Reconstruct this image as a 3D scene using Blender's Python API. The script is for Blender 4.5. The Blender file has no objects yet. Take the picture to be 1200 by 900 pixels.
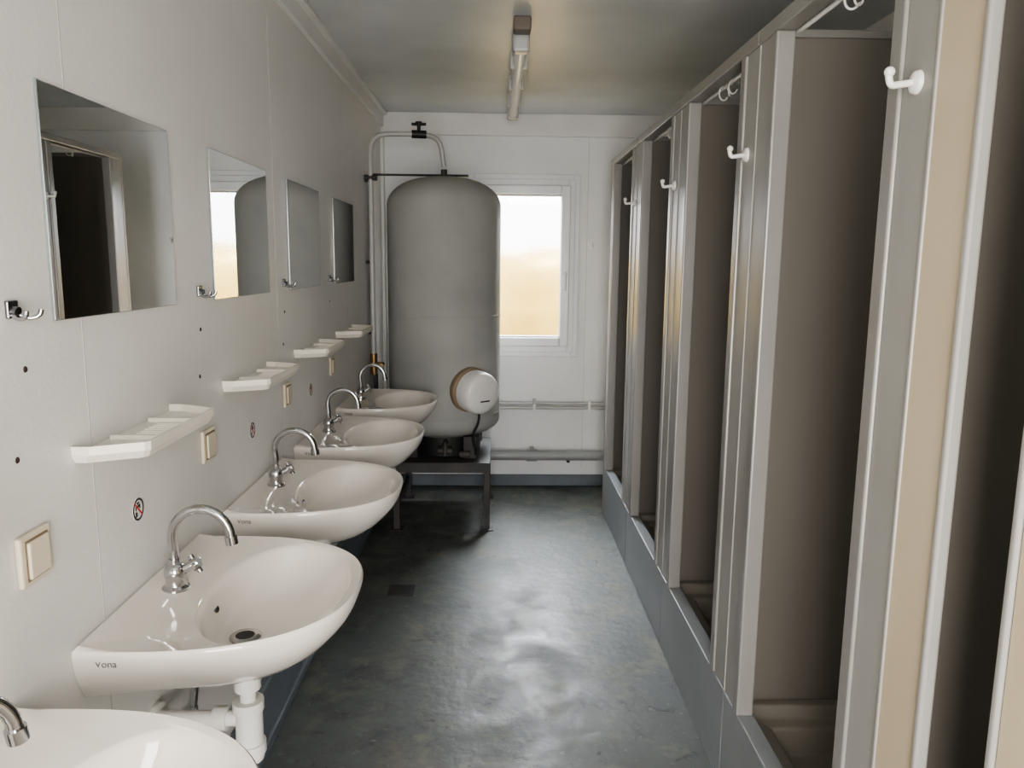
import bpy, bmesh, math, random
from mathutils import Vector, Matrix, noise
random.seed(4)
C=bpy.context.scene.collection
XL,XR,YB,YF,HC=-0.73,1.47,5.10,-0.80,2.438
XC=0.668

# ---------------- materials ----------------
def mat(name,col,rough=0.5,metal=0.0,col2=None,nscale=4.0,lo=0.4,hi=0.65,bump=0.0,bscale=60.0,coat=0.0,rvar=0.0,spec=0.5):
    m=bpy.data.materials.get(name)
    if m: return m
    m=bpy.data.materials.new(name); m.use_nodes=True
    nt=m.node_tree; b=nt.nodes['Principled BSDF']
    b.inputs['Base Color'].default_value=(*col,1); b.inputs['Roughness'].default_value=rough
    b.inputs['Metallic'].default_value=metal; b.inputs['Coat Weight'].default_value=coat
    b.inputs['Specular IOR Level'].default_value=spec
    tc=nt.nodes.new('ShaderNodeTexCoord')
    n=nt.nodes.new('ShaderNodeTexNoise'); n.inputs['Scale'].default_value=nscale; n.inputs['Detail'].default_value=6
    nt.links.new(tc.outputs['Object'],n.inputs['Vector'])
    r=nt.nodes.new('ShaderNodeValToRGB'); r.color_ramp.elements[0].position=lo; r.color_ramp.elements[1].position=hi
    c2=col2 if col2 else tuple(c*0.93 for c in col)
    r.color_ramp.elements[0].color=(*col,1); r.color_ramp.elements[1].color=(*c2,1)
    nt.links.new(n.outputs['Fac'],r.inputs['Fac']); nt.links.new(r.outputs['Color'],b.inputs['Base Color'])
    if rvar>0:
        mr=nt.nodes.new('ShaderNodeMapRange'); mr.inputs['To Min'].default_value=max(0.02,rough-rvar); mr.inputs['To Max'].default_value=rough+rvar
        mr.inputs['From Min'].default_value=0.3; mr.inputs['From Max'].default_value=0.7
        n3=nt.nodes.new('ShaderNodeTexNoise'); n3.inputs['Scale'].default_value=nscale*1.7; n3.inputs['Detail'].default_value=8
        nt.links.new(tc.outputs['Object'],n3.inputs['Vector'])
        nt.links.new(n3.outputs['Fac'],mr.inputs['Value']); nt.links.new(mr.outputs['Result'],b.inputs['Roughness'])
    if bump>0:
        n2=nt.nodes.new('ShaderNodeTexNoise'); n2.inputs['Scale'].default_value=bscale; n2.inputs['Detail'].default_value=4
        nt.links.new(tc.outputs['Object'],n2.inputs['Vector'])
        bp=nt.nodes.new('ShaderNodeBump'); bp.inputs['Strength'].default_value=bump; bp.inputs['Distance'].default_value=0.004
        nt.links.new(n2.outputs['Fac'],bp.inputs['Height']); nt.links.new(bp.outputs['Normal'],b.inputs['Normal'])
    return m
M_wall=mat('painted_wall_panel',(0.78,0.77,0.75),0.42,col2=(0.74,0.725,0.70),nscale=2.2,bump=0.12,bscale=120)
M_wallb=mat('painted_back_wall',(0.80,0.815,0.82),0.5,col2=(0.75,0.765,0.77),nscale=2.5,bump=0.1,bscale=90)
M_ceil=mat('ceiling_paint',(0.68,0.71,0.72),0.40,col2=(0.52,0.545,0.55),nscale=1.6,lo=0.35,hi=0.7,bump=0.15,bscale=12,rvar=0.08)
M_trim=mat('white_trim',(0.78,0.78,0.765),0.4)
M_seam=mat('seam_shadow',(0.55,0.53,0.50),0.7)  # joint colour, a little darker than the wall panels
# worn, mottled concrete paint
M_floor=mat('painted_concrete_floor',(0.086,0.097,0.095),0.40,col2=(0.115,0.123,0.116),nscale=2.4,lo=0.32,hi=0.72,bump=0.6,bscale=24,spec=0.30)
nt=M_floor.node_tree; b=nt.nodes['Principled BSDF']; tc=nt.nodes['Texture Coordinate']
base=b.inputs['Base Color'].links[0].from_socket
def nz(sc,det=8,dist=0.0):
    n=nt.nodes.new('ShaderNodeTexNoise'); n.inputs['Scale'].default_value=sc; n.inputs['Detail'].default_value=det; n.inputs['Distortion'].default_value=dist; n.inputs['Roughness'].default_value=.66
    nt.links.new(tc.outputs['Object'],n.inputs['Vector']); return n
def ramp(src,a,c,ca=(0,0,0,1),cb=(1,1,1,1)):
    r=nt.nodes.new('ShaderNodeValToRGB'); r.color_ramp.elements[0].position=a; r.color_ramp.elements[1].position=c
    r.color_ramp.elements[0].color=ca; r.color_ramp.elements[1].color=cb; nt.links.new(src,r.inputs['Fac']); return r
def mixc(f,a,bc):
    m=nt.nodes.new('ShaderNodeMix'); m.data_type='RGBA'; nt.links.new(f,m.inputs[0]); nt.links.new(a,m.inputs[6]); m.inputs[7].default_value=bc; return m.outputs[2]
c1=mixc(ramp(nz(4.5,12,.8).outputs['Fac'],.50,.66).outputs['Color'],base,(0.165,0.162,0.135,1))
c2=mixc(ramp(nz(2.3,12,.5).outputs['Fac'],.53,.66).outputs['Color'],c1,(0.043,0.050,0.051,1))
c3=mixc(ramp(nz(30,6).outputs['Fac'],.60,.68).outputs['Color'],c2,(0.16,0.162,0.145,1))
c4=mixc(ramp(nz(13,9,1.2).outputs['Fac'],.60,.70).outputs['Color'],c3,(0.038,0.041,0.041,1))
nt.links.new(c4,b.inputs['Base Color'])
rr=ramp(nz(4.2,12,.5).outputs['Fac'],.34,.66,(.36,.36,.36,1),(.62,.62,.62,1)); nt.links.new(rr.outputs['Color'],b.inputs['Roughness'])

M_base=mat('grey_baseboard',(0.15,0.175,0.205),0.5,col2=(0.11,0.13,0.15))
M_cer=mat('warm_white_ceramic',(0.84,0.79,0.73),0.07,coat=0.4,col2=(0.82,0.77,0.71),nscale=2)
M_chrome=mat('chrome',(0.55,0.55,0.56),0.12,1.0)
M_dchrome=mat('dark_chrome',(0.20,0.20,0.21),0.18,1.0)
M_mirror=mat('mirror_silver',(0.86,0.88,0.88),0.005,1.0,col2=(0.85,0.87,0.87))
M_medge=mat('mirror_edge',(0.22,0.26,0.26),0.2)
M_plas=mat('cream_plastic',(0.82,0.78,0.70),0.35)
M_switch=mat('aged_switch_plastic',(0.72,0.64,0.50),0.35)
M_white=mat('white_plastic',(0.85,0.84,0.81),0.3)
M_black=mat('black_rubber',(0.015,0.015,0.016),0.5)
M_steel=mat('dark_painted_steel',(0.04,0.042,0.045),0.6,0.0,col2=(0.065,0.06,0.055),nscale=9)
M_tank=mat('grey_painted_tank',(0.42,0.425,0.405),0.65,0.0,col2=(0.33,0.335,0.32),nscale=3.5,lo=0.3,hi=0.75,bump=0.12,bscale=40,rvar=0.05,spec=.3)
M_pipe=mat('grey_pipe',(0.50,0.50,0.49),0.4,0.1)
M_brass=mat('old_brass',(0.30,0.20,0.09),0.4,0.9)
M_tan=mat('brown_insulation_ring',(0.30,0.225,0.15),0.6)
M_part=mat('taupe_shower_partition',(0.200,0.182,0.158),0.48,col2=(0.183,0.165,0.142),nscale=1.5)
M_post=mat('shower_post_panel',(0.335,0.324,0.305),0.36,col2=(0.31,0.299,0.28),nscale=3)
M_postc=mat('cream_post_panel',(0.56,0.475,0.345),0.36,col2=(0.52,0.435,0.31),nscale=3)  # post panel with the warm door light put into its colour
M_alu=mat('shower_frame_profile',(0.30,0.29,0.275),0.30,0.15)
M_kick=mat('shower_kick_panel',(0.27,0.285,0.295),0.40,col2=(0.24,0.255,0.265),nscale=3)
M_wpipe=mat('waste_pipe_grey',(0.34,0.355,0.36),0.40)
M_tray=mat('shower_tray_acrylic',(0.27,0.245,0.21),0.3)
M_red=mat('sticker_red',(0.55,0.03,0.03),0.4)
M_ink=mat('sticker_ink',(0.03,0.025,0.03),0.5)
M_hole=mat('screw_hole',(0.05,0.035,0.03),0.8)
M_pvc=mat('window_pvc',(0.80,0.82,0.85),0.3)
M_yel=mat('autumn_hedge',(0.20,0.115,0.012),0.9,col2=(0.26,0.185,0.055),nscale=1.3)  # yellow of the added mound that tints the window
M_ground=mat('outside_ground',(0.40,0.40,0.36),0.9)
M_tube=mat('fluorescent_tube_off',(0.88,0.88,0.86),0.25)

# ---------------- helpers ----------------
def group(name,loc=(0,0,0),rz=0):
    e=bpy.data.objects.new(name,None); e.empty_display_size=0.05; e.location=loc; e.rotation_euler=(0,0,rz); C.objects.link(e); return e
def addmesh(name,bm,m,parent=None,smooth=False,loc=(0,0,0)):
    me=bpy.data.meshes.new(name); bmesh.ops.recalc_face_normals(bm,faces=bm.faces); bm.to_mesh(me); bm.free()
    if m: me.materials.append(m)
    if smooth:
        for p in me.polygons: p.use_smooth=True
    o=bpy.data.objects.new(name,me); o.location=loc; C.objects.link(o)
    if parent: o.parent=parent
    return o
def bmbox(bm,x,y,z):
    vs=[bm.verts.new((a,b,c)) for a in x for b in y for c in z]
    for f in ((0,1,3,2),(4,6,7,5),(0,4,5,1),(2,3,7,6),(0,2,6,4),(1,5,7,3)): bm.faces.new([vs[i] for i in f])
def box(name,x,y,z,m,parent=None,bev=0.0,seg=2):
    bm=bmesh.new(); bmbox(bm,x,y,z)
    o=addmesh(name,bm,m,parent)
    if bev>0:
        md=o.modifiers.new('b','BEVEL'); md.width=bev; md.segments=seg; md.limit_method='ANGLE'
    return o
def multibox(name,lst,m,parent=None,bev=0.0):
    bm=bmesh.new()
    for b in lst: bmbox(bm,*b)
    o=addmesh(name,bm,m,parent)
    if bev>0:
        md=o.modifiers.new('b','BEVEL'); md.width=bev; md.segments=2; md.limit_method='ANGLE'
    return o
def sweep(bm,pts,r,seg=14,caps=True):
    pts=[Vector(p) for p in pts]; rs=r if isinstance(r,(list,tuple)) else [r]*len(pts)
    n=len(pts); t0=(pts[1]-pts[0]).normalized()
    ref=Vector((0,0,1)) if abs(t0.z)<0.9 else Vector((1,0,0))
    u=t0.cross(ref).normalized(); rings=[]
    for i,p in enumerate(pts):
        if i==0: t=t0
        elif i==n-1: t=(pts[i]-pts[i-1]).normalized()
        else:
            t=((pts[i+1]-p).normalized()+(p-pts[i-1]).normalized())
            t=t.normalized() if t.length>1e-6 else (p-pts[i-1]).normalized()
        u=(u-t*u.dot(t)).normalized(); v=t.cross(u)
        rings.append([bm.verts.new(p+u*math.cos(2*math.pi*k/seg)*rs[i]+v*math.sin(2*math.pi*k/seg)*rs[i]) for k in range(seg)])
    for a,b in zip(rings,rings[1:]):
        for k in range(seg): bm.faces.new((a[k],a[(k+1)%seg],b[(k+1)%seg],b[k]))
    if caps: bm.faces.new(rings[0][::-1]); bm.faces.new(rings[-1])
def smoothpath(pts,rad=0.03,n=6):
    pts=[Vector(p) for p in pts]; out=[pts[0]]
    for i in range(1,len(pts)-1):
        a,b,c=pts[i-1],pts[i],pts[i+1]
        d1=min(rad,(a-b).length*.49); d2=min(rad,(c-b).length*.49)
        p=b+(a-b).normalized()*d1; q=b+(c-b).normalized()*d2
        for k in range(n+1):
            t=k/n; out.append(p*(1-t)**2+b*2*t*(1-t)+q*t*t)
    out.append(pts[-1]); return out
def autosm(o,ang=35):
    me=o.data
    for p in me.polygons: p.use_smooth=True
    try: me.set_sharp_from_angle(angle=math.radians(ang))
    except Exception: pass
def tube(name,pts,r,m,parent=None,seg=14):
    bm=bmesh.new(); sweep(bm,pts,r,seg); o=addmesh(name,bm,m,parent); autosm(o,50); return o
def tubes(name,lst,m,parent=None,seg=14):
    bm=bmesh.new()
    for pts,r in lst: sweep(bm,pts,r,seg)
    o=addmesh(name,bm,m,parent); autosm(o,50); return o
def lathe(name,prof,m,parent=None,seg=48,loc=(0,0,0),rot=None,ang=40):
    bm=bmesh.new(); rings=[]
    for r,z in prof:
        if r<1e-5: rings.append([bm.verts.new((0,0,z))])
        else: rings.append([bm.verts.new((r*math.cos(2*math.pi*k/seg),r*math.sin(2*math.pi*k/seg),z)) for k in range(seg)])
    for a,b in zip(rings,rings[1:]):
        for k in range(seg):
            k2=(k+1)%seg
            if len(a)==1 and len(b)==1: continue
            if len(a)==1: bm.faces.new((a[0],b[k2],b[k]))
            elif len(b)==1: bm.faces.new((a[k],a[k2],b[0]))
            else: bm.faces.new((a[k],a[k2],b[k2],b[k]))
    o=addmesh(name,bm,m,parent,loc=loc); autosm(o,ang)
    if rot is not None: o.rotation_euler=rot
    return o
def text(name,s,size,m,parent,loc,rot,ext=0.0004):
    cu=bpy.data.curves.new(name,'FONT'); cu.body=s; cu.size=size; cu.extrude=ext; cu.align_x='CENTER'; cu.align_y='CENTER'
    t=bpy.data.objects.new(name+'_c',cu); C.objects.link(t)
    me=bpy.data.meshes.new_from_object(t); bpy.data.objects.remove(t)
    me.materials.clear(); me.materials.append(m)
    o=bpy.data.objects.new(name,me); o.location=loc; o.rotation_euler=rot; o.parent=parent; C.objects.link(o); return o

# ---------------- room shell ----------------
box('floor',(XL-.1,XR+.1),(YF-.1,YB+.1),(-.1,0),M_floor)
box('ceiling',(XL-.1,XR+.1),(YF-.1,YB+.1),(HC,HC+.1),M_ceil)
wl=group('wall_left'); 
box('panel',(XL-.1,XL),(YF-.1,YB+.1),(0,HC),M_wall,wl)
for i,y in enumerate((0.14,1.375,2.61,3.845)):
    box('seam_%d'%i,(XL-.001,XL+.0006),(y-.0012,y+.0012),(0.25,HC-.09),M_seam,wl)
box('wall_right',(XR,XR+.1),(YF-.1,YB+.1),(0,HC),M_wall)
wx0,wx1,wz0,wz1=-.15,.52,.92,2.04
wb=group('wall_back')
multibox('panel',[((XL,wx0),(YB,YB+.1),(0,HC)),((wx1,XR),(YB,YB+.1),(0,HC)),((wx0,wx1),(YB,YB+.1),(0,wz0)),((wx0,wx1),(YB,YB+.1),(wz1,HC))],M_wallb,wb)
box('seam_0',(.60,.6025),(YB-.0008,YB+.001),(.12,2.3),M_seam,wb)
box('trim_0',(XL,XR),(YB-.035,YB),(2.302,HC),M_trim,None,.004)
multibox('wall_front',[((XL,-.35),(YF-.1,YF),(0,HC)),((.55,XR),(YF-.1,YF),(0,HC)),((-.35,.55),(YF-.1,YF),(2.05,HC))],M_wall)
multibox('trim_1',[((-.40,-.35),(YF,YF+.02),(0,2.05)),((.55,.60),(YF,YF+.02),(0,2.05)),((-.40,.60),(YF,YF+.02),(2.05,2.10))],M_trim,None,.003)
multibox('trim_2',[((XL,XL+.022),(YF,YB-.035),(2.347,HC)),((XL,XL+.045),(YF,YB-.035),(HC-.022,HC))],M_trim,None,.004)
box('trim_3',(XL,XL+.02),(YB-.055,YB-.0),(0.12,2.302),M_trim,None,.003)
multibox('baseboard_left',[((XL,XL+.030),(YF,YB),(0,.20)),((XL,XL+.042),(YF,YB),(0,.035))],M_base,None,.006)
box('baseboard_back',(XL+.042,XR),(YB-.03,YB),(0,.075),M_base,None,.005)

# ---------------- window ----------------
w=group('window_1')
def frame(name,x,z,wd,y,m,par,bev=.004):
    multibox(name,[((x[0],x[0]+wd),y,z),((x[1]-wd,x[1]),y,z),((x[0]+wd,x[1]-wd),y,(z[0],z[0]+wd)),((x[0]+wd,x[1]-wd),y,(z[1]-wd,z[1]))],m,par,bev)
frame('outer_trim',(-.18,.55),(.887,2.069),.045,(YB-.012,YB),M_pvc,w,.003)
frame('frame',(-.15,.52),(.917,2.039),.045,(YB-.02,YB+.06),M_pvc,w)
frame('sash',(-.118,.488),(.957,2.000),.060,(YB-.042,YB+.04),M_pvc,w,.008)
frame('bead',(-.066,.436),(1.017,1.940),.009,(YB-.028,YB+.02),mat('glazing_gasket',(.36,.37,.38),.5),w,.001)
g=bpy.data.materials.new('frosted_glass'); g.use_nodes=True; nt=g.node_tree; nt.nodes.clear()
out=nt.nodes.new('ShaderNodeOutputMaterial'); mx=nt.nodes.new('ShaderNodeMixShader'); mx.inputs[0].default_value=.88
tr=nt.nodes.new('ShaderNodeBsdfTransparent'); rf=nt.nodes.new('ShaderNodeBsdfRefraction'); rf.inputs['Roughness'].default_value=.42; rf.inputs['IOR'].default_value=1.2
tcg=nt.nodes.new('ShaderNodeTexCoord')
nzz=nt.nodes.new('ShaderNodeTexNoise'); nzz.inputs['Scale'].default_value=90
nt.links.new(tcg.outputs['Object'],nzz.inputs['Vector'])
bp=nt.nodes.new('ShaderNodeBump'); bp.inputs['Strength'].default_value=1.0; bp.inputs['Distance'].default_value=.006
nt.links.new(nzz.outputs['Fac'],bp.inputs['Height']); nt.links.new(bp.outputs['Normal'],rf.inputs['Normal'])
nt.links.new(tr.outputs[0],mx.inputs[1]); nt.links.new(rf.outputs[0],mx.inputs[2]); nt.links.new(mx.outputs[0],out.inputs['Surface'])
bm=bmesh.new(); vs=[bm.verts.new(p) for p in ((-.06,YB+.0,1.02),(.43,YB,1.02),(.43,YB,1.935),(-.06,YB,1.935))]; bm.faces.new(vs)
addmesh('frosted_pane',bm,g,w)
M_hand=mat('window_handle',(.55,.56,.57),.3)
lathe('handle_rosette',[(0,0),(.016,0),(.016,.012),(0,.012)],M_hand,w,20,(.458,YB-.042,1.435),(math.radians(90),0,0))
box('handle_lever',(.449,.467),(YB-.075,YB-.060),(1.325,1.445),M_hand,w,.005)
tube('handle_neck',[(.458,YB-.05,1.435),(.458,YB-.07,1.435)],.007,M_hand,w)

# outside
box('outside_ground',(-8,8),(YB+.1,YB+12),(-.6,-.5),M_ground)
box('outside_ground.001',(-8,8),(YF-10,YF-.1),(-.3,-.1),M_ground)
bm=bmesh.new(); bmesh.ops.create_icosphere(bm,subdivisions=6,radius=1)
for v in bm.verts:
    k=1+.10*noise.noise(v.co*2.4)+.06*noise.noise(v.co*9)
    zz=math.copysign(abs(v.co.z)**.6,v.co.z)
    v.co=Vector((v.co.x*3.2*k,v.co.y*.5*k,zz*1.0*k))
addmesh('garden_hedge',bm,M_yel,None,True,(1.2,YB+1.1,.57))  # mound added outside to give the frosted pane its yellow glow

# ---------------- wash basins ----------------
SINKS=[0.80,1.545,2.29,3.035,3.78]; ZR=0.83
def outline():
    o=[(0.0,-.288),(.03,-.290)]
    for k in range(0,61):
        t=-math.pi/2+math.pi*k/60
        cx=abs(math.cos(t))**.92; sy=math.copysign(abs(math.sin(t))**.80,math.sin(t))
        o.append((.11+.338*cx, .290*sy))
    o+= [(.03,.290),(0.0,.288)]
    return o
OUT=outline()
def hit(cx,cy,ang):
    d=(math.cos(ang),math.sin(ang)); best=None
    for i in range(len(OUT)):
        x1,y1=OUT[i]; x2,y2=OUT[(i+1)%len(OUT)]
        ex,ey=x2-x1,y2-y1; den=d[0]*ey-d[1]*ex
        if abs(den)<1e-12: continue
        t=((x1-cx)*ey-(y1-cy)*ex)/den; s=((x1-cx)*d[1]-(y1-cy)*d[0])/den
        if t>0 and -1e-6<=s<=1+1e-6 and (best is None or t<best): best=t
    return (cx+d[0]*best,cy+d[1]*best)
N=96; CX=.235
angs=[2*math.pi*k/N for k in range(N)]
for cy in (-.288,.288):
    a=math.atan2(cy,-CX)%(2*math.pi); j=min(range(N),key=lambda k:abs(angs[k]-a)); angs[j]=a
OP=[hit(CX,0,a) for a in angs]
def basin_bm():
    bm=bmesh.new(); rings=[]
    def ring(fn): rings.append([bm.verts.new(fn(i)) for i in range(N)])
    def outer(f,z):
        def fn(i):
            x,y=OP[i]; c=.19
            nx=c+(x-c)*f
            w=max(0,min(1,(.16-x)/.16)); fy=f+(1-f)*w*.55 if z>-.1 else f
            ny=y*fy
            if x<.004: nx=0.0
            elif x<.1: nx=nx*(x/.1)+x*(1-x/.1)
            return (nx,ny,z)
        return fn
    for f,z in ((.13,-.168),(.28,-.165),(.46,-.150),(.64,-.126),(.79,-.096),(.90,-.064),(.955,-.044),(.982,-.028),(.997,-.014),(1.0,-.007),(.996,-.001),(.985,.002)):
        ring(outer(f,z))
    def deck(f,z):
        def fn(i):
            x,y=OP[i]; nx=CX+(x-CX)*f; ny=y*f
            return (nx,ny,z+(.010*max(0,1-abs(nx)/.06)))
        return fn
    ring(deck(.968,.001)); ring(deck(.94,-.002))
    def oval(f,z,cx):
        def fn(i):
            a=angs[i]; ex=.158 if math.cos(a)>0 else .125
            return (cx+ex*f*math.cos(a), .240*f*math.sin(a), z)
        return fn
    cx=.262
    ring(oval(1.04,-.004,cx)); ring(oval(1.015,-.007,cx)); ring(oval(.985,-.015,cx)); ring(oval(.955,-.030,cx-.002))
    ring(oval(.89,-.054,cx-.008)); ring(oval(.79,-.078,cx-.018)); ring(oval(.65,-.097,cx-.03)); ring(oval(.48,-.109,cx-.042)); ring(oval(.30,-.115,cx-.052)); ring(oval(.13,-.118,cx-.06))
    for a,b in zip(rings,rings[1:]):
        for k in range(N): bm.faces.new((a[k],a[(k+1)%N],b[(k+1)%N],b[k]))
    bm.faces.new(rings[0][::-1]); bm.faces.new(rings[-1])
    return bm
bme=None
M_print=mat('grey_print',(.16,.15,.15),.5)
for si,sy in enumerate(SINKS):
    gs=group('wash_basin',(XL+.0008,sy,ZR))
    if bme is None:
        b=addmesh('basin',basin_bm(),M_cer,gs,True); bme=b.data; autosm(b,50)
    else:
        b=bpy.data.objects.new('basin',bme); C.objects.link(b); b.parent=gs
    dx=.202
    lathe('drain_ring',[(.0,-.116),(.010,-.116),(.012,-.1165),(.013,-.1145),(.028,-.1130),(.034,-.1165)],M_chrome,gs,32,(dx,0,.001))
    lathe('drain_hole',[(0,0),(.020,0)],M_black,gs,20,(dx,0,-.1128))
    ov=lathe('overflow_hole',[(0,0),(.010,0),(.012,.001)],M_black,gs,20,(.144,.0,-.055),(0,math.radians(62),0)); ov.scale=(.6,1,1)
    text('maker_name','Vona',.018,M_print,gs,(.058,-.2890,-.020),(math.radians(90),0,0))
    tubes('trap',[([(dx,0,-.155),(dx,0,-.27)],.017),([(dx,0,-.205),(dx,0,-.235)],.028),([(dx,0,-.262),(dx,0,-.285)],.033),([(dx,0,-.285),(dx,0,-.40)],.029),([(dx,0,-.36),(dx,0,-.385)],.034),
        (smoothpath([(dx,0,-.305),(dx-.13,0,-.305),(0.001,0,-.305)],.03),.017),([(dx-.045,0,-.305),(dx-.075,0,-.305)],.026),([(.0,0,-.305),(.012,0,-.305)],.034)],M_white,gs)
    tubes('supply_hose',[(smoothpath([(.085,.02,-.10),(.085,.02,-.22),(.05,.10,-.30),(.035,.12,-.36)],.06),.006),([(.001,.12,-.38),(.05,.12,-.38)],.010),([(.035,.12,-.385),(.035,.12,-.35)],.009)],M_chrome,gs,10)
    gf=group('basin_faucet',(XL+.072,sy-.02,ZR+.0005),math.radians(46) if si==0 else 0)
    lathe('body',[(0,0),(.027,0),(.027,.005),(.021,.010),(.019,.022),(.022,.030),(.022,.044),(.017,.052),(.012,.056),(.012,.066),(0,.066)],M_chrome,gf,28)
    arc=[(0,0,.055),(.0,0,.085),(-.002,0,.105)]
    for k in range(0,15):
        a=math.radians(172-k*12.2); arc.append((.058+.060*math.cos(a),0,.112+.060*math.sin(a)))
    tube('spout',arc,.0095,M_chrome,gf,16)
    e=Vector(arc[-1]); d=(Vector(arc[-1])-Vector(arc[-2])).normalized()
    tube('aerator',[e-d*.002,e+d*.016],.0125,M_chrome,gf,18)
    h=[]
    hd=Vector((.85,.10,.45)).normalized()
    p0=Vector((.008,0,.036)); p1=p0+hd*.032
    h.append(([p0,p1],.010)); h.append(([p1,p1+hd*.014],[.016,.012]))
    s=hd.cross(Vector((0,0,1))).normalized(); u=s.cross(hd)
    h.append(([p1+hd*.006-s*.021,p1+hd*.006+s*.021],.0055)); h.append(([p1+hd*.006-u*.021,p1+hd*.006+u*.021],.0055))
    tubes('handle',h,M_chrome,gf,12)

# ---------------- mirrors, hooks, shelves, switches, stickers ----------------
for my in (0.785,1.531,2.268,3.005,3.772):
    gm=group('frameless_mirror',(XL+.0008,my,1.595))
    box('backing',(0,.0035),(-.2455,.2455),(-.191,.191),M_medge,gm)
    box('mirror_glass',(.0035,.0045),(-.2445,.2445),(-.190,.190),M_mirror,gm)
for hy in (1.175,1.92,2.69,3.43):
    gh=group('towel_hook',(XL+.0008,hy,1.425))
    box('plate',(0,.006),(-.013,.013),(-.009,.018),M_dchrome,gh,.002)
    tubes('prongs',[(smoothpath([(.004,s*.006,-.002),(.020,s*.012,-.010),(.034,s*.018,-.006),(.036,s*.019,.004)],.008),.0038) for s in (-1,1)],M_chrome,gh,10)
    tubes('boss',[([(.004,0,.002),(.012,0,.0)],.009)],M_dchrome,gh,12)
def prism(bm,poly,z0,z1,sh=0):
    a=[bm.verts.new((max(0,x-sh) if x>.02 else x,y-math.copysign(sh,y),z0)) for x,y in poly]
    b=[bm.verts.new((x,y,z1)) for x,y in poly]; n=len(poly)
    for k in range(n): bm.faces.new((a[k],a[(k+1)%n],b[(k+1)%n],b[k]))
    bm.faces.new(a[::-1]); bm.faces.new(b)
for sy in (0.77,1.512,2.255,3.00,3.745):
    gs=group('soap_shelf',(XL+.0008,sy,1.168))
    o=[(0,-.205),(.030,-.205),(.108,-.165),(.115,-.155),(.115,.155),(.108,.165),(.030,.205),(0,.205)]
    bm=bmesh.new(); prism(bm,o,-.014,.002,.010); addmesh('tray',bm,M_plas,gs)
    bm=bmesh.new(); t=.006
    for p,q in zip(o,o[1:]):
        p=Vector(p); q=Vector(q); d=(q-p).normalized(); nrm=Vector((-d.y,d.x))
        prism(bm,[tuple(p),tuple(q),tuple(q+nrm*t),tuple(p+nrm*t)],.0015,.017)
    addmesh('rim',bm,M_plas,gs)
    multibox('ribs',[((.035,.095),(k*.018-.002,k*.018+.002),(.002,.005)) for k in range(-3,4)],M_plas,gs)
    multibox('divider',[((.006,.108),(-.082,-.079),(.002,.010)),((.006,.108),(.079,.082),(.002,.010))],M_plas,gs)
for sy in (1.172,1.918,2.67,3.42):
    gs=group('light_switch',(XL+.0008,sy,1.042))
    box('backplate',(0,.010),(-.041,.041),(-.041,.041),M_switch,gs,.004)
    box('rocker',(.010,.016),(-.027,.027),(-.030,.030),M_switch,gs,.003)
    box('rocker_gap',(.0095,.0108),(-.030,.030),(-.033,.033),mat('switch_gap',(.25,.2,.14),.6),gs)
for sy in (0.79,1.533,2.285,3.03):
    gs=group('no_drinking_water_sign',(XL+.0008,sy,.999))
    rot=(0,math.radians(90),0)
    lathe('disc',[(0,0),(.024,0),(.024,.0008),(0,.0008)],M_white,gs,32,(0,0,0),rot)
    lathe('ring',[(.019,.0008),(.0235,.0008),(.0235,.0013),(.019,.0013),(.019,.0008)],M_ink,gs,32,(0,0,0),rot)
    multibox('tap_pictogram',[((.0008,.0013),(-.010,.004),(.004,.008)),((.0008,.0013),(-.012,-.008),(-.001,.008)),((.0008,.0013),(-.002,.002),(.008,.013)),((.0008,.0013),(-.006,.006),(.012,.015)),((.0008,.0013),(-.013,-.005),(-.014,-.004)),((.0008,.0013),(.004,.009),(.001,.010))],M_ink,gs)
    s=box('slash',(.0012,.0017),(-.022,.022),(-.0020,.0020),M_red,gs); s.rotation_euler=(math.radians(-45),0,0)
k=0
gsc=group('screw_heads',(XL+.0006,0,0))
for (y,z) in ((1.20,1.335),(1.16,1.20),(1.92,1.335),(1.90,1.22),(2.69,1.33),(2.66,1.22),(3.43,1.33)):
    lathe('screw_head_%d'%k,[(0,.0012),(.0045,.0012),(.0052,0)],M_hole,gsc,14,(0,y,z),(0,math.radians(90),0)); k+=1

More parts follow.
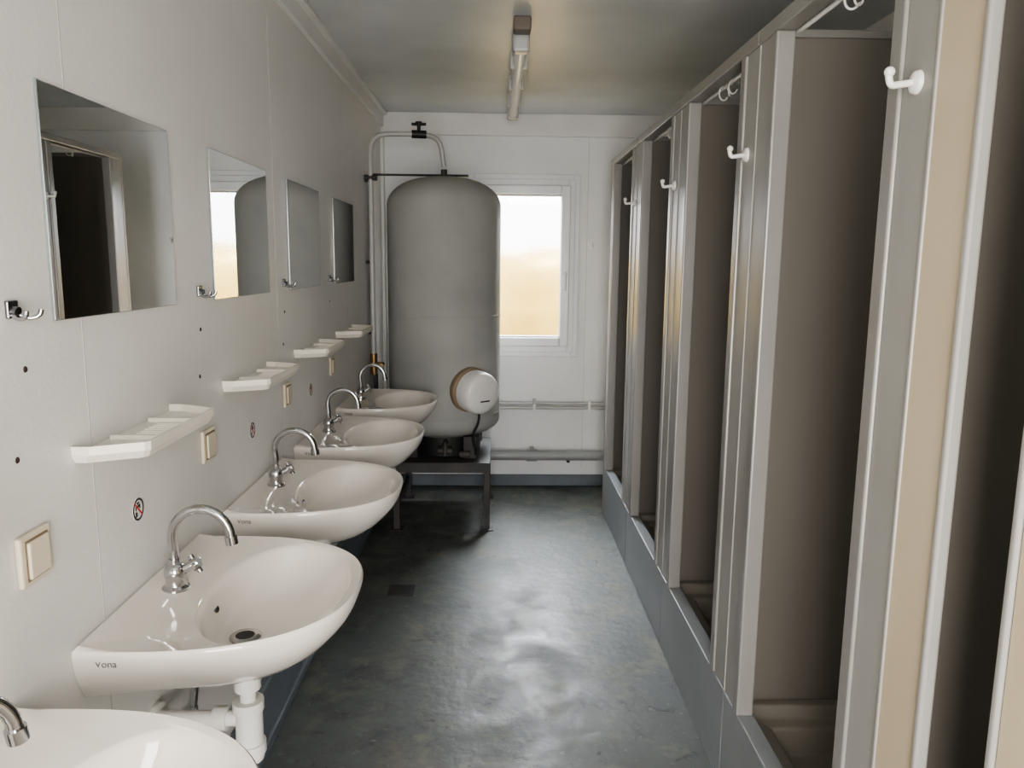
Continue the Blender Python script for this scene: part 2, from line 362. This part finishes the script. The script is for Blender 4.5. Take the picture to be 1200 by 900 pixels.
# ---------------- shower cabins ----------------
P=[1.215,2.037,2.867,3.697,4.527]
ZT,ZO,ZS=2.09,2.055,.29
def cabin(y0,y1,nearw=.135,pm=None,F=.042,sm=None,dep=.040,rings=((.40,-.8),(.43,.9)),ipm=None):
    g=group('shower_cabin',(XC,y0,0)); L=y1-y0
    pm=pm or M_post; sm=sm or M_alu
    a,b=nearw,L-.135
    D=XR-XC-.004
    box('kick_panel',(0,.02),(.002,L-.002),(0,ZS-.012),M_kick,g,.003)
    box('sill_profile',(-.003,.045),(.001,L-.001),(ZS-.012,ZS+.006),M_kick,g,.003)
    box('post_panel_near',(0,.018),(.0015,a-F),(ZS+.006,ZO),pm,g,.002)
    box('post_panel_far',(0,.018),(b+F,L-.0015),(ZS+.006,ZO),pm,g,.002)
    for nm,s0,s1 in (('stile_near',a-F,a),('stile_far',b,b+F)):
        box(nm,(-.006,dep),(s0+.001,s1-.001),(ZS+.006,ZO),sm,g,.005,3)
    box('header',(-.006,.040),(.001,L-.001),(ZO,ZT),M_alu,g,.004)
    box('joint_profile',(-.003,.006),(L-.010,L-.001),(ZS+.006,ZO),M_post,g,.003)
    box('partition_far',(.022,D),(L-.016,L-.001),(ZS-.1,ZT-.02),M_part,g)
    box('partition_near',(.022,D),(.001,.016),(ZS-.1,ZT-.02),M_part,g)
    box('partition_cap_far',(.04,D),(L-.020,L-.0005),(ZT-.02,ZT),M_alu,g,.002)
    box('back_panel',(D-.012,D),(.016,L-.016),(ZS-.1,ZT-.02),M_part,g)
    bm=bmesh.new()
    x0,x1,yy0,yy1=.021,D-.012,.016,L-.016
    def rect(i,z): return [bm.verts.new(p) for p in ((x0+i,yy0+i,z),(x1-i,yy0+i,z),(x1-i,yy1-i,z),(x0+i,yy1-i,z))]
    rs=[rect(0,.10),rect(0,ZS-.014),rect(.035,ZS-.014),rect(.045,ZS-.045),rect(.085,ZS-.052),rect(.105,ZS-.12)]
    for A,B in zip(rs,rs[1:]):
        for k in range(4): bm.faces.new((A[k],A[(k+1)%4],B[(k+1)%4],B[k]))
    bm.faces.new(rs[-1]); bm.faces.new(rs[0][::-1])
    t=addmesh('shower_tray',bm,M_tray,g); md=t.modifiers.new('b','BEVEL'); md.width=.008; md.segments=3; md.limit_method='ANGLE'
    lathe('tray_drain',[(0,.003),(.03,.003),(.035,0)],M_chrome,g,24,(D*.5,L*.5,ZS-.12))
    tube('curtain_rod',[(.055,.016,ZO+.004),(.055,L-.016,ZO+.004)],.006,M_white,g,10)
    rl=[]
    for yy,tw in rings:
        cc=Vector((.055,yy,ZO-.012)); pts=[]
        for q in range(0,17):
            an=math.radians(-50+q*290/16+90)
            h=.016*math.cos(an)
            pts.append(cc+Vector((h*math.cos(tw),h*math.sin(tw),.021*math.sin(an))))
        rl.append((pts,.0026))
    tubes('curtain_rings',rl,M_white,g,8)
    tubes('shower_riser',[([(D-.035,L/2,1.05),(D-.035,L/2,1.95)],.010),(smoothpath([(D-.035,L/2,1.95),(D-.035,L/2,2.02),(D-.13,L/2,2.0)],.04),.010),([(D-.13,L/2,2.0),(D-.15,L/2,1.96)],[.012,.035]),([(D-.012,L/2-.07,1.05),(D-.05,L/2-.07,1.05)],.02),([(D-.012,L/2+.07,1.05),(D-.05,L/2+.07,1.05)],.02),([(D-.045,L/2-.08,1.05),(D-.045,L/2+.08,1.05)],.018)],M_chrome,g)
    return g
cabin(P[0],P[1],rings=((.405,.5),(.43,-.6)))
cabin(P[1],P[2],rings=((.40,-.8),(.43,.9),(.50,.2)))
cabin(P[2],P[3]); cabin(P[3],P[4])
cabin(.42,P[0],.51,M_postc,.016,M_post,.016)
box('shower_end_panel',(XC,XR-.002),(P[4]+.0015,P[4]+.012),(0,ZT),M_postc,None,.002)
box('shower_end_panel.001',(XC,XR-.002),(.408,.4185),(0,ZT),M_post,None,.002)
def robe_hook(loc,rz=0):
    g=group('robe_hook',loc,rz)
    lathe('rosette',[(0,.010),(.010,.010),(.017,.006),(.019,0),(0,0)],M_white,g,28,(0,0,0),(0,math.radians(-90),0))
    tube('hook_arm',smoothpath([(-.004,0,.0),(-.030,0,-.004),(-.043,0,-.006),(-.047,0,.008),(-.046,0,.014)],.012),.0055,M_white,g,12)
    bm=bmesh.new(); bmesh.ops.create_icosphere(bm,subdivisions=2,radius=.0085); addmesh('hook_tip',bm,M_white,g,True,(-.046,0,.015))
for y in (1.262,2.095,2.925,3.755): robe_hook((XC-.0005,y,1.795))
robe_hook((.63,YB-.001,1.62),math.radians(90))

# ---------------- tank on stand ----------------
TX,TY=-.295,4.55
st=group('steel_stand',(TX,TY,0))
x0,x1,y0,y1=-.27,.275,-.36,.28
box('top_plate',(x0,x1),(y0,y1),(.385,.393),M_steel,st,.001)
multibox('frame',[((x0,x1),(y0,y0+.035),(.335,.385)),((x0,x1),(y1-.035,y1),(.335,.385)),((x0,x0+.035),(y0+.035,y1-.035),(.335,.385)),((x1-.035,x1),(y0+.035,y1-.035),(.335,.385))],M_steel,st,.002)
legs=[]
for a in (x0,x1-.035):
    for b in (y0,y1-.035):
        legs.append(((a,a+.035),(b,b+.035),(.006,.335))); legs.append(((a-.02,a+.055),(b-.02,b+.055),(0,.006)))
multibox('legs',legs,M_steel,st,.002)
multibox('braces',[((x0+.01,x0+.025),(y0+.035,y1-.035),(.12,.15)),((x1-.025,x1-.01),(y0+.035,y1-.035),(.12,.15))],M_steel,st,.002)
tk=group('hot_water_tank',(TX,TY,.393))
R=.328
prof=[(0,.085)]
for k in range(1,9):
    a=math.radians(90*k/8); prof.append((R*math.sin(a)**.9,.195-.110*math.cos(a)))
prof+= [(R,.23),(R+.002,.232),(R+.002,.242),(R,.244),(R,.80),(R+.0015,.802),(R+.0015,.812),(R,.814),(R,1.43)]
for k in range(1,11):
    a=math.radians(90*k/10); prof.append((R*math.cos(a)**.85 if k<10 else 0,1.43+.165*math.sin(a)))
lathe('shell',prof,M_tank,tk,72,ang=25)
lathe('base_ring',[(.20,0),(.215,0),(.215,.13),(.20,.13),(.20,0)],M_black,tk,48)
multibox('base_feet',[((.12,.20),(-.27,-.20),(0,.13)),((-.22,-.14),(-.25,-.18),(0,.13)),((-.22,-.14),(.18,.25),(0,.13)),((.14,.22),(.18,.25),(0,.13))],M_black,tk,.004)
lathe('top_fitting',[(0,0),(.03,0),(.03,.018),(.018,.024),(.018,.05),(0,.05)],M_steel,tk,20,(0,0,1.585))
tubes('bottom_pipework',[(smoothpath([(.02,-.20,.09),(.02,-.31,.09),(.02,-.31,.03)],.03),.014),([(-.02,-.30,.055),(.06,-.30,.055)],.018),([(.10,-.28,.03),(.16,-.28,.03)],.02)],M_steel,tk)
box('strap_plate',(-.405,.14),(-.03,.03),(1.600,1.606),M_steel,tk,.001)
gh=bpy.data.objects.new('heater_cover',None); C.objects.link(gh); gh.parent=tk; gh.location=(.150,-.270,.407)
ax=Vector((.62,-.77,-.10)).normalized(); q=Vector((0,0,1)).rotation_difference(ax).to_euler()
lathe('insulation_flange',[(0,-.03),(.110,-.03),(.128,.005),(.128,.028),(.116,.040),(0,.040)],M_tan,gh,40,(0,0,0),q)
lathe('cover',[(.098,.035),(.118,.045),(.118,.115),(.112,.134),(.095,.148),(.060,.156),(.0,.159)],M_white,gh,48,(0,0,0),q,60)
lathe('cover_seam',[(.1185,.075),(.1195,.078),(.1195,.082),(.1185,.085)],M_trim,gh,48,(0,0,0),q)
lab=box('label_mark',(-.032,.032),(-.004,.004),(0,.0015),M_ink,gh)
zz=ax; xx=Vector((0,0,1)).cross(zz).normalized(); yy=zz.cross(xx)
lab.matrix_local=Matrix.Translation(zz*.157+yy*(-.035))@Matrix((xx,yy,zz)).transposed().to_4x4()
tubes('cable',[(smoothpath([zz*.10-Vector((0,0,.105)),zz*.10-Vector((0,0,.17)),(.02,-.06,-.26),(.05,-.05,-.36),(.03,.05,-.395)],.06),.007)],M_black,gh,10)
gp=group('supply_pipe',(0,0,0))
zt=2.20
tube('riser',smoothpath([(XL+.035,4.42,.86),(XL+.035,4.42,zt),(-.46,4.47,zt+.01),(-.42,4.48,zt+.01)],.10,10),.0145,M_pipe,gp)
tube('drop',smoothpath([(-.42,4.48,zt+.01),(TX-.02,4.52,zt+.0),(TX,4.55,2.045)],.11,10),.0145,M_pipe,gp)
tubes('valve',[([(-.47,4.47,zt+.01),(-.39,4.485,zt+.01)],.022),([(-.43,4.478,zt+.01),(-.43,4.478,zt+.065)],.010),([(-.47,4.478,zt+.065),(-.39,4.478,zt+.065)],.008),([(-.43,4.478,zt+.058),(-.43,4.478,zt+.078)],.018)],M_black,gp)
tubes('pipe_clips',[([(XL+.001,4.42,z),(XL+.035,4.42,z)],.008) for z in (1.95,1.5,1.1)],M_steel,gp)
tubes('pipe_collar',[([(XL+.001,4.42,1.965),(XL+.07,4.42,1.965)],.016)],M_steel,gp)
tubes('brass_valve',[([(XL+.035,4.42,.86),(XL+.035,4.42,.98)],.020),([(XL+.035,4.42,.92),(XL+.085,4.40,.92)],.012),([(XL+.085,4.37,.92),(XL+.085,4.43,.92)],.010)],M_brass,gp)
tube('lower_pipe',smoothpath([(XL+.045,4.42,.86),(XL+.045,4.42,.52),(XL+.10,4.42,.46),(XL+.19,4.36,.44)],.05),.0125,M_steel,gp)
gq=group('thin_supply_pipes',(0,0,0))
tubes('pipes',[([(-.60,YB-.035,.575),(XR-.01,YB-.035,.575)],.011),([(-.60,YB-.035,.545),(XR-.01,YB-.035,.545)],.011)],M_pipe,gq)
multibox('clips',[((x-.008,x+.008),(YB-.05,YB-.001),(.53,.59)) for x in (-.1,.27,.64,1.0)],M_white,gq,.002)
tubes('stopcock',[([(.27,YB-.06,.575),(.27,YB-.06,.61)],.012)],M_pipe,gq)
gq=group('waste_pipe',(0,0,0))
tubes('pipe',[([(-.62,YB-.07,.225),(XR-.01,YB-.07,.225)],.034)],M_wpipe,gq,24)
tubes('coupler',[([(.22,YB-.07,.225),(.29,YB-.07,.225)],.040),([(.255,YB-.07,.25),(.255,YB-.07,.285)],.014)],M_wpipe,gq,24)
multibox('pipe_clips',[((x-.01,x+.01),(YB-.11,YB-.001),(.185,.192)) for x in (-.3,.5,1.1)],M_steel,gq)

gd=group('floor_drain',(-.424,3.376,0))
box('frame',(-.06,.06),(-.06,.06),(0,.003),M_steel,gd,.001)
multibox('slots',[((-.045,.045),(k*.018-.004,k*.018+.004),(.003,.0036)) for k in range(-2,3)],M_black,gd)

# ---------------- ceiling lamp ----------------
gl=group('fluorescent_lamp',(.100,3.97,HC))
box('spine',(-.030,.030),(-.70,.70),(-.045,-.006),M_trim,gl,.008)
multibox('mounts',[((-.02,.02),(-.5,-.44),(-.006,0)),((-.02,.02),(.44,.5),(-.006,0))],M_trim,gl)
tube('tube_cover',[(0,-.70,-.075),(0,.70,-.075)],.024,M_tube,gl,24)
for s,nm in ((-1,'end_socket_near'),(1,'end_socket_far')):
    multibox(nm,[((-.034,.034),(min(s*.70,s*.76),max(s*.70,s*.76)),(-.105,-.006))],M_pipe,gl,.012)
multibox('clips',[((-.038,.038),(y-.010,y+.010),(-.092,-.02)) for y in (-.42,0,.42)],M_pipe,gl,.004)
multibox('junction_box',[((-.034,.034),(-.86,-.78),(-.05,0))],mat('brown_junction_box',(.16,.13,.11),.5),gl,.006)
tube('cable',[(0,-.80,-.02),(0,-.74,-.04)],.008,M_white,gl)

# ---------------- lights ----------------
def area(name,loc,tgt,sx,sy,e,col):
    l=bpy.data.lights.new(name,'AREA'); l.shape='RECTANGLE'; l.size=sx; l.size_y=sy; l.energy=e; l.color=col
    o=bpy.data.objects.new(name,l); o.location=loc; o.rotation_euler=(Vector(tgt)-Vector(loc)).to_track_quat('-Z','Y').to_euler(); C.objects.link(o)
area('sky_light_window',(.5,7.4,3.1),(.2,3.6,.8),3.4,1.8,3400,(.93,.96,1.0))
area('sky_light_door',(.10,YF-.12,1.15),(.1,3,1.25),.85,1.7,66,(1.0,.94,.86))
wd=bpy.data.worlds.new('World'); bpy.context.scene.world=wd; wd.use_nodes=True
bg=wd.node_tree.nodes['Background']; bg.inputs[0].default_value=(.96,.96,1,1); bg.inputs[1].default_value=6.0
try: bpy.context.scene.view_settings.look='AgX - Medium High Contrast'
except Exception as ex: print(ex)

# ---------------- camera ----------------
psi,th=math.radians(1.35),math.radians(9.0)
F=Vector((math.sin(psi)*math.cos(th),math.cos(psi)*math.cos(th),-math.sin(th)))
Rr=Vector((math.cos(psi),-math.sin(psi),0)); U=Rr.cross(F)
cr=(Rr+U*.01).normalized(); cu=(U-Rr*.01).normalized()
cam=bpy.data.cameras.new('camera'); cam.lens=27; cam.sensor_width=36; cam.clip_start=.02
co=bpy.data.objects.new('camera',cam); C.objects.link(co)
m=Matrix((cr,cu,-F)).transposed().to_4x4(); m.translation=Vector((0,0,1.507)); co.matrix_world=m
bpy.context.scene.camera=co
